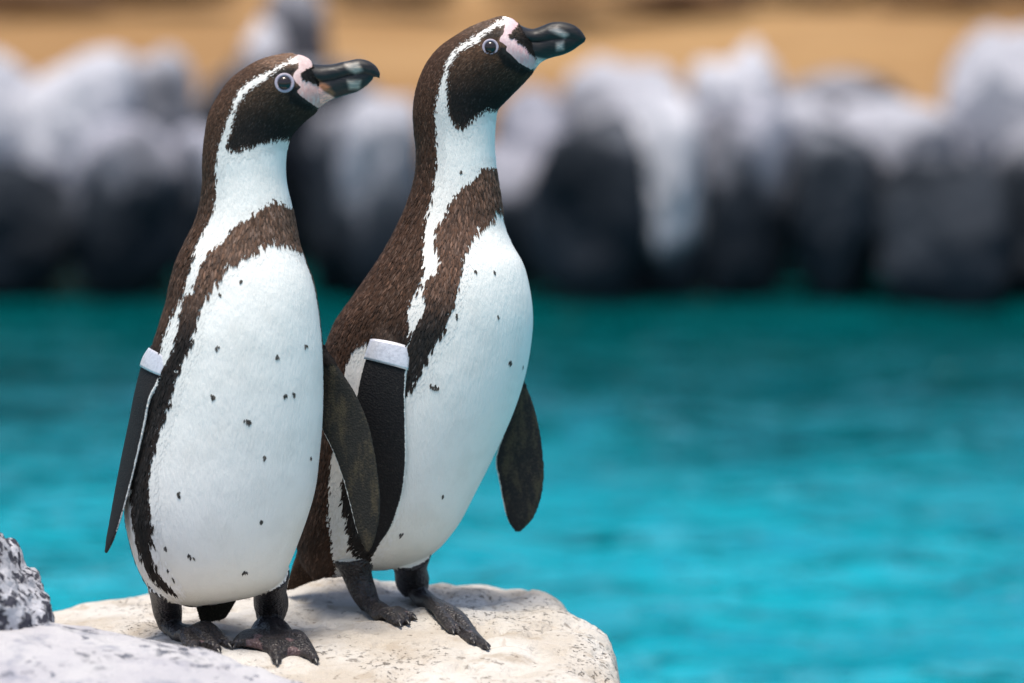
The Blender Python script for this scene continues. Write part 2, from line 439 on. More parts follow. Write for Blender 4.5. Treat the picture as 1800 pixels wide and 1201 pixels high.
def penguin_materials():
    # plumage under-layer (the skin surface)
    t = NT('penguin_down'); p = t.geo('Position')
    sd = t.attr('sd'); dk = t.attr('darkcol', 'Color'); sp = t.attr('sdp'); pk = t.attr('pinkcol', 'Color')
    st = t.noise(t.mapping(p, (1, 1, 0.5)), 260, 3, 0.6)
    dm = t.mapr(t.math('ADD', sd, t.math('MULTIPLY', t.math('SUBTRACT', st, 0.5), t.attr('rag'))), -0.7, 0.7)
    wh = t.mix(t.mapr(t.noise(p, 30, 4, .6), .4, .7), (0.86, 0.84, 0.80), (0.80, 0.78, 0.74))
    stain = t.math('MULTIPLY', t.mapr(t.math('ADD', t.sep(p)[2], t.math('MULTIPLY', t.noise(p, 9, 3), .16)), .76, .60), .55)
    wh = t.mix(stain, wh, (0.70, 0.66, 0.55))
    n = t.noise(t.mapping(p, (1, 1, 0.35)), 330, 3, 0.6)
    dcol = t.mix(t.mapr(n, 0.35, 0.75), dk, (1.9, 1.75, 1.6), 'MULTIPLY')
    c = t.mix(dm, wh, dcol)
    pm = t.mapr(t.math('ADD', sp, t.math('MULTIPLY', t.math('SUBTRACT', st, 0.5), 3.0)), -0.6, 0.6)
    c = t.mix(pm, c, t.mix(t.mapr(st, .35, .7, 0, .5), pk, (0.72, 0.62, 0.60)))
    t.base(c); t.rough(t.math('ADD', 0.72, t.math('MULTIPLY', pm, -0.25))); t.spec(0.25)
    t.b.inputs['Sheen Weight'].default_value = 0.0
    t.bump(t.math('ADD', t.noise(t.mapping(p, (1, 1, 0.25)), 380, 3, 0.65), t.math('MULTIPLY', t.noise(t.mapping(p, (1, 1, .5)), 45, 3), 1.6)), 0.45, 0.002)
    down = t.m
    # flippers: short stiff scale-like feathers
    t = NT('flipper_feathers'); p = t.geo('Position')
    sd = t.attr('sd'); dk = t.attr('darkcol', 'Color'); un = t.attr('under')
    st = t.noise(p, 180, 3, .6)
    dm = t.mapr(t.math('ADD', sd, t.math('MULTIPLY', t.math('SUBTRACT', st, .5), 4.0)), -.7, .7)
    n = t.noise(t.mapping(p, (1, 1, .35)), 60, 4, .65); n2 = t.noise(p, 420, 2, .6)
    mot = t.math('MULTIPLY', t.mapr(t.math('ADD', n, t.math('MULTIPLY', n2, .35)), .62, .86), un)
    dcol = t.mix(mot, dk, (0.060, 0.050, 0.032)); dcol = t.mix(t.mapr(n2, .5, .8, 0, .5), dcol, (0.05, .045, .04))
    t.base(t.mix(dm, (0.72, 0.71, 0.68), dcol)); t.rough(.75); t.spec(.15)
    t.bump(t.voro(p, 480), .35, .0015); flip = t.m
    # legs and feet: black leathery skin with greyish pink web patches
    t = NT('foot_skin'); p = t.geo('Position'); n = t.noise(p, 85, 4, .6); sp = t.attr('sdp')
    c = t.mix(t.mapr(n, .45, .75), (0.018, 0.015, 0.016), (0.055, 0.045, 0.045))
    pm = t.mapr(t.math('ADD', sp, t.math('MULTIPLY', t.math('SUBTRACT', n, .5), 14)), 0.0, 4.0)
    c = t.mix(t.math('MULTIPLY', pm, .5), c, (0.20, 0.12, 0.12)); t.base(c); t.rough(.45); t.spec(.45)
    v = t.voro(p, 330); t.bump(t.math('ADD', v, t.math('MULTIPLY', n, .6)), .8, .0022); foot = t.m
    # feather blades
    t = NT('plumage'); c = t.attr('col', 'Color'); t.base(c); t.rough(.7); t.spec(.2)
    mx = t.new('Mix', data_type='VECTOR'); t.put(t.attr('soft'), mx.inputs[0]); t.put(t.geo('Normal'), mx.inputs[4]); t.put(t.attr('bn', 'Vector'), mx.inputs[5])
    nm = t.new('VectorMath', operation='NORMALIZE'); t.put(mx.outputs[1], nm.inputs[0]); t.put(nm.outputs[0], t.b.inputs['Normal']); plum = t.m
    # beak
    t = NT('beak_horn'); c = t.attr('col', 'Color'); p = t.geo('Position'); n = t.noise(t.mapping(p, (.3, 1, 1.3)), 260, 4, .65)
    t.base(t.mix(t.mapr(n, .42, .7), c, t.mix(1.0, c, (2.2, 1.9, 1.7), 'MULTIPLY'))); t.rough(t.mapr(n, .3, .7, .36, .58)); t.spec(.35)
    t.bump(n, .3, .0015); beak = t.m
    t = NT('eye_wet'); t.base((0.018, 0.010, 0.008)); t.rough(.05); t.spec(.6); eye = t.m
    t = NT('eye_ring_skin'); p = t.geo('Position'); n = t.noise(p, 400, 3)
    t.base(t.mix(n, (0.30, 0.26, 0.33), (0.48, 0.43, 0.50))); t.rough(.5); ring = t.m
    t = NT('band_metal'); p = t.geo('Position'); n = t.noise(p, 300, 4, .6)
    t.base(t.mix(t.mapr(n, .4, .7), (0.66, 0.66, 0.70), (0.52, 0.52, 0.56))); t.rough(.42); t.b.inputs['Metallic'].default_value = .35; t.bump(n, .3, .001); band = t.m
    t = NT('claw_horn'); t.base((0.02, 0.017, 0.016)); t.rough(.3); claw = t.m
    return dict(down=down, flip=flip, foot=foot, plum=plum, beak=beak, eye=eye, ring=ring, band=band, claw=claw)
PM = penguin_materials()

class Bird:
    def __init__(self, D, foot_py):
        self.D = D; self.fy = foot_py
        self.V, self.F, self.n = [], [], 0
        self.A = dict(sd=[], sdp=[], dark=[], part=[], under=[], fdir=[], p2=[])
    def pos(self, px, py, dz):
        px, py, dz = np.broadcast_arrays(np.asarray(px, float), np.asarray(py, float), np.asarray(dz, float))
        depth = self.D - (self.fy - py)*PXM*math.tan(PITCH) - dz*PXM
        return unproj(px, py, depth)
    def add(self, V, F, **at):
        V = np.asarray(V); n = len(V)
        self.V.append(V); self.F += [[int(i) + self.n for i in f] for f in F]; self.n += n
        d = dict(sd=10., sdp=-20., dark=(0.02, .018, .017), part=0., under=0., fdir=(0, 0, -1.), p2=(0., 0.))
        d.update(at)
        for k, v in d.items():
            v = np.asarray(v, float)
            if v.ndim == 0: v = np.full(n, float(v))
            elif v.ndim == 1 and k in ('dark', 'fdir', 'p2') and len(v) in (2, 3): v = np.tile(v, (n, 1))
            self.A[k].append(v)
    def torso(self, rows, darks, whites, pinks, darkfn):
        """rows: (Lx,Ly,Rx,Ry,t,dz,phi_front_deg) from tail end to face"""
        NR, NC = 420, 200
        r = catmull(rows, NR)
        phi = np.linspace(0, 2*np.pi, NC, endpoint=False)
        L = r[:, None, 0:2]; Rr = r[:, None, 2:4]; c = (L+Rr)/2; h = (Rr-L)/2
        cp = np.cos(phi)[None, :, None]
        p2 = c + h*cp
        dz = r[:, None, 5] + r[:, None, 4]*np.sin(phi)[None, :]
        V = self.pos(p2[..., 0], p2[..., 1], dz)
        # pattern: visible half from the photograph, hidden half mirrored across the bird's own midline
        pf = np.radians(r[:, 6])[:, None]
        ph = np.broadcast_to(phi[None, :], (NR, NC))
        vis = (ph >= 0) & (ph <= np.pi)
        mir = np.mod(2*pf - ph, 2*np.pi); mvis = mir <= np.pi
        use = np.where(vis, ph, np.where(mvis, mir, np.pi))
        q2 = (c + h*np.cos(use)[..., None]).reshape(-1, 2)
        sd = np.full(len(q2), -99.)
        for pl in darks: sd = np.maximum(sd, poly_sd(q2, pl))
        for pl in whites: sd = np.minimum(sd, -poly_sd(q2, pl))
        sp = np.full(len(q2), -99.)
        for pl in pinks: sp = np.maximum(sp, poly_sd(q2, pl))
        back = (~vis & ~mvis).reshape(-1)
        # dorsal side that neither the photograph nor its mirror image shows: dark back
        away = np.minimum(np.mod(ph - np.pi, 2*np.pi), np.mod(2*np.pi + 2*pf - np.pi - ph, 2*np.pi)).reshape(-1)
        sd = np.where(back, np.maximum(sd, -6 + 60*away), sd)
        sp = np.where(back, -20, sp)
        fd = np.zeros_like(V); fd[1:-1] = V[:-2] - V[2:]; fd[0] = V[0]-V[1]; fd[-1] = V[-2]-V[-1]
        fd /= np.linalg.norm(fd, axis=2)[..., None] + 1e-9
        dark = darkfn(q2)
        F = grid_faces(NR, NC).tolist()
        F.append(list(range(NC))[::-1]); F.append([(NR-1)*NC + j for j in range(NC)])
        self.add(V.reshape(-1, 3), F, sd=sd, sdp=sp, dark=dark, part=0., fdir=fd.reshape(-1, 3), p2=q2)
    def flipper(self, rows, under_front, edge='A', dark=(0.014, 0.013, 0.014), emb=0.1, rootcol=(0.014, 0.012, 0.012)):
        """rows: (Ax,Ay,Bx,By,dzA,dzB,halfthick) ; returns centre/edges for the band"""
        NR, NC = 90, 40
        rows = np.asarray(rows, float)
        rr = catmull(rows, NR)
        A3 = self.pos(rr[:, 0], rr[:, 1], rr[:, 4]); B3 = self.pos(rr[:, 2], rr[:, 3], rr[:, 5])
        c = (A3+B3)/2; h = (B3-A3)/2
        ax = np.gradient(c, axis=0); ax /= np.linalg.norm(ax, axis=1)[:, None]
        n = np.cross(ax, h); n /= np.linalg.norm(n, axis=1)[:, None] + 1e-9
        n *= np.sign(-(n@FWD))[:, None]           # toward the camera
        ph = np.linspace(0, 2*np.pi, NC, endpoint=False)
        th = rr[:, 6]*PXM
        V = c[:, None] + h[:, None]*np.cos(ph)[None, :, None] + n[:, None]*(th[:, None]*np.sin(ph)[None, :])[..., None]
        F = grid_faces(NR, NC).tolist(); F.append(list(range(NC))[::-1]); F.append([(NR-1)*NC + j for j in range(NC)])
        wid = 2*np.linalg.norm(h, axis=1)/PXM
        cc = np.cos(ph)[None, :]*np.ones((NR, 1))
        d_edge = (cc + 1)/2*wid[:, None] if edge == 'A' else (1 - cc)/2*wid[:, None]
        sgn = np.sin(ph)[None, :]*np.ones((NR, 1))
        und = (sgn > 0) if under_front else (sgn < 0)
        k = np.linspace(0, 1, NR)[:, None]
        sd = (d_edge - 2.3*sstep(.12, .3, k)*sstep(.98, .8, k)).reshape(-1)
        root_k = (k < emb)*np.ones((1, NC)); pt = np.where(root_k > 0, 0., 1.).reshape(-1)
        sd = np.where(pt == 0, 12., sd); dk = np.where((pt == 0)[:, None], np.array(rootcol), np.array(dark))
        self.add(V.reshape(-1, 3), F, sd=sd, dark=dk, part=pt, under=und.astype(float).reshape(-1),
                 fdir=np.repeat(ax, NC, 0))
        return rr, c, h, n, th, ax
    def tube(self, pts, rad, nc=18, flat=1.0, **at):
        pts = np.asarray(pts, float); rad = np.asarray(rad, float)
        m = catmull(np.concatenate([pts*1000, rad[:, None]*1000], 1)[:, [0, 1, 2, 3]], 14*len(pts))/1000
        P, r = m[:, :3], m[:, 3]
        ax = np.gradient(P, axis=0); ax /= np.linalg.norm(ax, axis=1)[:, None]
        up = np.array([0, 0, 1.0]); s = np.cross(ax, up)
        bad = np.linalg.norm(s, axis=1) < 0.2; s[bad] = np.cross(ax[bad], np.array([0, -1.0, 0]))
        s /= np.linalg.norm(s, axis=1)[:, None]; u = np.cross(s, ax)
        ph = np.linspace(0, 2*np.pi, nc, endpoint=False)
        V = P[:, None] + r[:, None, None]*(s[:, None]*np.cos(ph)[None, :, None] + flat*u[:, None]*np.sin(ph)[None, :, None])
        F = grid_faces(len(P), nc).tolist(); F.append(list(range(nc))[::-1]); F.append([(len(P)-1)*nc + j for j in range(nc)])
        self.add(V.reshape(-1, 3), F, **at)
    def sheet(self, A, B, th, **at):
        """thin web between two 3-D polylines A and B (same length)"""
        A = np.asarray(A); B = np.asarray(B); n = len(A); m = 9
        k = np.linspace(0, 1, m)[None, :, None]
        sag = (np.sin(np.pi*k)*0.0)
        P = A[:, None]*(1-k) + B[:, None]*k
        # scalloped free edge: pull the middle of the last rows back
        back = (P[:1] - P)*(0.13*np.sin(np.pi*k)*np.linspace(0, 1, n)[:, None, None]**2)
        P = P + back + np.array([0, 0, 0.0026])
        top = P + np.array([0, 0, th]); bot = P - np.array([0, 0, th])
        V = np.concatenate([top.reshape(-1, 3), bot.reshape(-1, 3)]); o = n*m
        F = grid_faces(n, m, False).tolist() + [f[::-1] for f in grid_faces(n, m, False, o).tolist()]
        ring = [j for j in range(m)] + [i*m + m-1 for i in range(1, n)] + [(n-1)*m + j for j in range(m-2, -1, -1)] + [i*m for i in range(n-2, 0, -1)]
        for a, b in zip(ring, ring[1:] + ring[:1]): F.append([b, a, a+o, b+o])
        kk = np.linspace(0, 1, n)[:, None]; sd = (26*np.sin(np.pi*np.linspace(0, 1, m))[None, :]*sstep(.45, .95, kk) - 12).reshape(-1)
        self.add(V, F, sdp=np.concatenate([sd, sd]), **at)
    def leg(self, leg_px, dzs, rads, toes, heel, claw_list):
        P = [self.pos(x, y, d) for (x, y), d in zip(leg_px, dzs)]
        H = px_on_slab(*heel); H = H + np.array([0, 0, rads[-1]*PXM*0.55])
        # drop from the body to the heel
        last = P[-1].copy()
        for i in range(len(P)):
            k = (i/(len(P)-1))**0.8 if len(P) > 1 else 1
            # shift depth of the shin progressively onto the heel's depth
            dH = (H - CAM)@FWD; dP = (P[i] - CAM)@FWD; f = lerp(1.0, (dH/dP), k)
            P[i] = CAM + (P[i]-CAM)*f
        self.tube(P + [H], np.array(list(rads) + [rads[-1]*0.8])*PXM, 24, part=2., sd=20.)
        lines = []
        for (tx, ty) in toes:
            T = px_on_slab(tx, ty)
            pts = []
            for k in np.linspace(0, 1, 6):
                q = H*(1-k) + T*k
                zz = float(slab_height(np.array([q[0]]), np.array([q[1]]))[0])
                rr_ = lerp(11.5, 7.0, k)*PXM
                q[2] = max(zz + rr_*0.62, lerp(H[2], zz + rr_*0.55, min(1, k*2.1))) + (0.0035 if abs(k-.6) < .15 else 0) + 0.0015
                pts.append(q)
            self.tube(pts, [19*PXM, 18*PXM, 16*PXM, 15*PXM, 13.5*PXM, 8*PXM], 16, 0.75, part=2., sd=20.)
            lines.append(np.array(pts)); claw_list.append((pts[-2], pts[-1]))
        for a, b in zip(lines, lines[1:]):
            self.sheet(a[:6], b[:6], 0.0036, part=2., sd=20.)
    def finish(self, root, name, nfeather, spots, seed):
        V = np.concatenate(self.V); at = {k: np.concatenate(v) for k, v in self.A.items()}
        me0 = mesh_np('tmp', V, self.F); o0 = bpy.data.objects.new('tmp', me0); COL.objects.link(o0)
        md = o0.modifiers.new('r', 'REMESH'); md.mode = 'VOXEL'; md.voxel_size = 0.0015
        dg = bpy.context.evaluated_depsgraph_get(); me = bpy.data.meshes.new_from_object(o0.evaluated_get(dg))
        bpy.data.objects.remove(o0); bpy.data.meshes.remove(me0); me.name = 'body'
        n = len(me.vertices); co = np.empty(n*3, np.float32); me.vertices.foreach_get('co', co); co = co.reshape(-1, 3).astype(float)
        ne = len(me.edges); ed = np.empty(ne*2, np.int32); me.edges.foreach_get('vertices', ed); ed = ed.reshape(-1, 2)
        deg = np.bincount(ed.ravel(), minlength=n)[:, None]
        for it in range(7):
            acc = np.zeros_like(co)
            for a in range(3):
                acc[:, a] = np.bincount(ed[:, 0], co[ed[:, 1], a], n) + np.bincount(ed[:, 1], co[ed[:, 0], a], n)
            co = co + (0.5 if it % 2 == 0 else -0.40)*(acc/np.maximum(deg, 1) - co)
        me.vertices.foreach_set('co', co.astype(np.float32).ravel()); me.update()
        kd = KDTree(len(V))
        for i, v in enumerate(V.tolist()): kd.insert(v, i)
        kd.balance()
        idx = np.zeros((n, 3), int); w = np.zeros((n, 3))
        for i, v in enumerate(co.tolist()):
            for j, (_, ii, d) in enumerate(kd.find_n(v, 3)): idx[i, j] = ii; w[i, j] = 1/(d + 1e-5)
        part = at['part'][idx[:, 0]]
        same = at['part'][idx] == part[:, None]; w = w*same; w /= w.sum(1)[:, None]
        g = lambda a: (a[idx]*(w if a.ndim == 1 else w[..., None])).sum(1)
        sd, sdp, und, dark, fd = g(at['sd']), g(at['sdp']), g(at['under']), g(at['dark']), g(at['fdir'])
        p2 = at['p2'][idx[:, 0]]
        add_attr(me, 'rag', lerp(9.0, 2.5, self.headness(p2))); add_attr(me, 'sd', sd); add_attr(me, 'sdp', sdp); add_attr(me, 'under', und)
        add_attr(me, 'darkcol', np.c_[dark, np.ones(n)], 'FLOAT_COLOR')
        pink = self.pinkfn(p2); add_attr(me, 'pinkcol', np.c_[pink, np.ones(n)], 'FLOAT_COLOR')
        npol = len(me.polygons); me.polygons.foreach_set('use_smooth', [True]*npol)
        me.calc_loop_triangles(); nt = len(me.loop_triangles)
        tri = np.empty(nt*3, np.int32); me.loop_triangles.foreach_get('vertices', tri); tri = tri.reshape(-1, 3)
        tp = np.empty(nt, np.int32); me.loop_triangles.foreach_get('polygon_index', tp)
        pm = np.zeros(npol, np.int32); pm[tp] = part[tri[:, 0]].astype(int)
        body = obj('body', me, [PM['down'], PM['flip'], PM['foot']], root)
        me.polygons.foreach_set('material_index', pm); me.update()
        self.bvh = BVHTree.FromPolygons(co.tolist(), tri.tolist())
        # ---- feathers
        lr = np.random.default_rng(seed)
        nr = np.empty(n*3, np.float32); me.vertices.foreach_get('normal', nr); nr = nr.reshape(-1, 3).astype(float)
        a, b, c = co[tri[:, 0]], co[tri[:, 1]], co[tri[:, 2]]
        area = np.linalg.norm(np.cross(b-a, c-a), axis=1)/2
        hd = self.headness(p2)
        ok = (part[tri] == 0).all(1) & (sdp[tri[:, 0]] < -2.5)
        wt = area*ok*(1 + 4.0*hd[tri[:, 0]])*np.clip((sd[tri[:, 0]] + 22)/18, 0, 1)
        cum = np.cumsum(wt); pick = np.searchsorted(cum, lr.uniform(0, cum[-1], nfeather)); pick = np.clip(pick, 0, nt-1)
        u = lr.uniform(size=(nfeather, 2)); fl = u.sum(1) > 1; u[fl] = 1 - u[fl]
        bc = np.c_[1-u.sum(1), u]
        T = tri[pick]
        ip = lambda A: (A[T]*(bc if A.ndim == 2 and False else (bc[..., None] if A.ndim == 2 else bc))).sum(1)
        p, nn, dd, s_, dk, pp, hh = ip(co), ip(nr), ip(fd), ip(sd), ip(dark), ip(p2), ip(hd)
        # spots: a few extra dark blades on the white front
        xp, xn, xd = [], [], []
        for (sx, sy, srad) in spots:
            r = px_ray(sx, sy); hit = self.bvh.ray_cast(Vector(CAM), Vector(r/np.linalg.norm(r)))
            if hit[0] is None: continue
            h3 = np.array(hit[0]); n3 = np.array(hit[1]); i0 = kd.find(hit[0])[1]
            for k in range(max(3, int(srad*1.2))):
                off = lr.normal(size=3)*srad*0.34*PXM; off -= n3*(off@n3)
                xp.append(h3 + off); xn.append(n3); xd.append(at['fdir'][i0])
        ns = len(xp)
        if ns:
            p = np.concatenate([p, xp]); nn = np.concatenate([nn, xn]); dd = np.concatenate([dd, xd])
            s_ = np.concatenate([s_, np.full(ns, 9.)]); dk = np.concatenate([dk, np.tile((.06, .06, .06), (ns, 1))]); hh = np.concatenate([hh, np.zeros(ns)]); pp = np.concatenate([pp, np.zeros((ns, 2))])
        N = len(p); nn /= np.linalg.norm(nn, axis=1)[:, None]
        dd = dd - nn*(dd*nn).sum(1)[:, None] + lr.normal(size=(N, 3))*0.13; dd -= nn*(dd*nn).sum(1)[:, None]
        dd /= np.linalg.norm(dd, axis=1)[:, None] + 1e-9
        side = np.cross(nn, dd)
        isd = s_ + lr.normal(size=N)*2.2 > 0
        ln = np.where(isd, lr.uniform(.0070, .0125, N), lr.uniform(.0050, .0080, N)); wd = ln*np.where(isd, .105, .16)
        if ns: ln[-ns:] = lr.uniform(.004, .0065, ns); wd[-ns:] = .0011
        ln = ln*(1 - .52*hh); wd = wd*(1 - .52*hh)
        lift = ln*np.where(isd, lr.uniform(.04, .13, N), lr.uniform(.0, .012, N)); 
        if ns: lift[-ns:] = ln[-ns:]*.07
        p = p + nn*0.0002
        root_ = p - nn*.0006; tip = p + dd*ln[:, None] + nn*lift[:, None]
        mid = p + dd*(ln*.5)[:, None] + nn*(lift*.65 + .00035)[:, None]
        l_ = p + dd*(ln*.55)[:, None] + side*wd[:, None] + nn*(lift*.45)[:, None]; r_ = p + dd*(ln*.55)[:, None] - side*wd[:, None] + nn*(lift*.45)[:, None]
        FV = np.stack([root_, l_, tip, r_, mid], 1).reshape(-1, 3)
        base = np.arange(N)[:, None]*5
        FF = np.concatenate([base + np.array(q) for q in ([0, 4, 1], [1, 4, 2], [2, 4, 3], [3, 4, 0])])
        fm = mesh_np('plumage', FV, FF, True)
        v = lr.uniform(.6, 1.55, N)[:, None]; warm = lr.uniform(0, 1, N)[:, None]
        dcol = .78*dk*v*lerp(np.array([1., 1., 1.]), np.array([1.25, 1.02, .82]), warm)
        pale = (lr.uniform(size=N) < .16*np.clip(dk[:, 0]/.04, 0, 1.5))[:, None]
        dcol = np.where(pale, dcol*1.8 + .015, dcol)
        wcol = np.array([.84, .82, .78])*lr.uniform(.95, 1.03, N)[:, None]
        col = np.where(isd[:, None], dcol, wcol)
        add_attr(fm, 'col', np.c_[np.repeat(col, 5, 0), np.ones(N*5)], 'FLOAT_COLOR')
        add_attr(fm, 'bn', np.repeat(nn, 5, 0), 'FLOAT_VECTOR'); add_attr(fm, 'soft', np.repeat(np.where(isd, .55, 1.0), 5))
        obj('plumage', fm, PM['plum'], root, kind='stuff')
        return body
    def beak(self, root, nm, rows, colfn, label=None):
        """rows: (topx,topy,botx,boty,t)"""
        NR, NC = 110, 72
        r = catmull(rows, NR); ph = np.linspace(0, 2*np.pi, NC, endpoint=False)
        c = (r[:, None, 0:2]+r[:, None, 2:4])/2; h = (r[:, None, 0:2]-r[:, None, 2:4])/2
        cp = np.cos(ph)[None, :, None]; p2 = c + h*cp
        sp = np.sign(np.sin(ph))*np.abs(np.sin(ph))**1.15
        V = self.pos(p2[..., 0], p2[..., 1], r[:, None, 4]*sp[None, :] + self.head_dz)
        F = grid_faces(NR, NC).tolist(); F.append(list(range(NC))[::-1]); F.append([(NR-1)*NC + j for j in range(NC)])
        me = mesh_np(nm, V.reshape(-1, 3), F)
        add_attr(me, 'col', np.c_[colfn(p2.reshape(-1, 2)), np.ones(NR*NC)], 'FLOAT_COLOR')
        return obj(nm, me, PM['beak'], root)
    def eye(self, root, px, py, r_eye, r_ring):
        ray = px_ray(px, py); ray = ray/np.linalg.norm(ray)
        far = CAM + ray*9
        for org, d in ((CAM, ray), (far, -ray)):
            hit = self.bvh.ray_cast(Vector(org), Vector(d))
            if hit[0] is None: continue
            P = np.array(hit[0]); n = np.array(hit[1]); n = n*0.35 - d*0.65; n /= np.linalg.norm(n)
            q = Vector(n).to_track_quat('Z', 'Y').to_matrix()
            Q = np.array(q)
            # eyeball
            u, v = np.meshgrid(np.linspace(0, np.pi, 20), np.linspace(0, 2*np.pi, 28, endpoint=False), indexing='ij')
            re = r_eye*PXM
            E = np.stack([np.sin(u)*np.cos(v)*re, np.sin(u)*np.sin(v)*re, np.cos(u)*re*.6], -1).reshape(-1, 3)@Q.T + P + n*re*.12
            e = obj('eye', mesh_np('eye', E, grid_faces(20, 28)), PM['eye'], root)
            u, v = np.meshgrid(np.linspace(0, 2*np.pi, 40, endpoint=False), np.linspace(0, 2*np.pi, 14, endpoint=False), indexing='ij')
            ro = (r_ring+r_eye)/2*PXM; rm = (r_ring-r_eye)/2*PXM*1.05
            G = np.stack([(ro + rm*np.cos(v))*np.cos(u), (ro + rm*np.cos(v))*np.sin(u), rm*.55*np.sin(v)], -1)
            G = G.reshape(-1, 3)@Q.T + P + n*.0003
            F = grid_faces(40, 14).tolist(); F += [[39*14 + j, 39*14 + (j+1) % 14, (j+1) % 14, j] for j in range(14)]
            obj('eye_ring', mesh_np('eye_ring', G, F), PM['ring'], e)
    def band(self, root, fl, k0, k1, grow=3.0):
        rr, c, h, n, th, ax = fl
        NC = 40; ph = np.linspace(0, 2*np.pi, NC, endpoint=False); N = len(c)
        ks = np.linspace(k0, k1, 9)*(N-1)
        ip = lambda A: np.stack([np.interp(ks, np.arange(N), A[:, i]) for i in range(A.shape[1])], 1)
        C, H, Nn = ip(c), ip(h), ip(n); T = np.interp(ks, np.arange(N), th)
        hl = np.linalg.norm(H, axis=1)[:, None]
        rings = []
        for g_, sel in ((grow, range(9)), (grow-1.8, range(8, -1, -1))):
            Hg = H*(1 + g_*PXM/hl); Tg = T + g_*PXM
            for i in sel: rings.append(C[i] + Hg[i]*np.cos(ph)[:, None] + Nn[i]*(Tg[i]*np.sin(ph))[:, None])
        V = np.concatenate(rings); m = len(rings); F = grid_faces(m, NC).tolist()
        F += [[(m-1)*NC + j, (m-1)*NC + (j+1) % NC, (j+1) % NC, j] for j in range(NC)]
        return obj('identification_band', mesh_np('identification_band', V, F), PM['band'], root)
    def claws(self, root, cl):
        for a, b in cl:
            d = b - a; d /= np.linalg.norm(d); N = 8; M = 10
            k = np.linspace(0, 1, N); P = b + d*0.0075*(k[:, None]*1.2 - .35) - np.array([0, 0, 1])*(k[:, None]**2)*.002
            s = np.cross(d, [0, 0, 1.]); s /= np.linalg.norm(s); u = np.cross(s, d)
            r = .0030*(1 - k)**.7 + .0003; ph = np.linspace(0, 2*np.pi, M, endpoint=False)
            V = P[:, None] + r[:, None, None]*(s*np.cos(ph)[:, None] + u*np.sin(ph)[:, None])[None]
            F = grid_faces(N, M).tolist(); F.append(list(range(M))[::-1]); F.append([(N-1)*M+j for j in range(M)])
            obj('claw', mesh_np('claw', V.reshape(-1, 3), F), PM['claw'], root)

Z1 = lambda p: zsrc(p, 330, 70, 4.4475)
Z2 = lambda p: zsrc(p, 700, 0, 4.4475)
Z3 = lambda p: zsrc(p, 200, 330, 2.402)
Z4 = lambda p: zsrc(p, 540, 270, 2.402)
Z5 = lambda p: zsrc(p, 150, 680, 2.402)
Z6 = lambda p: zsrc(p, 480, 660, 2.3096)

def make_root(name, P, label):
    e = bpy.data.objects.new(name, None); COL.objects.link(e); e.empty_display_size = .1
    e['label'] = label; e['category'] = 'penguin'; e['group'] = 'penguins on the rock slab'
    return e

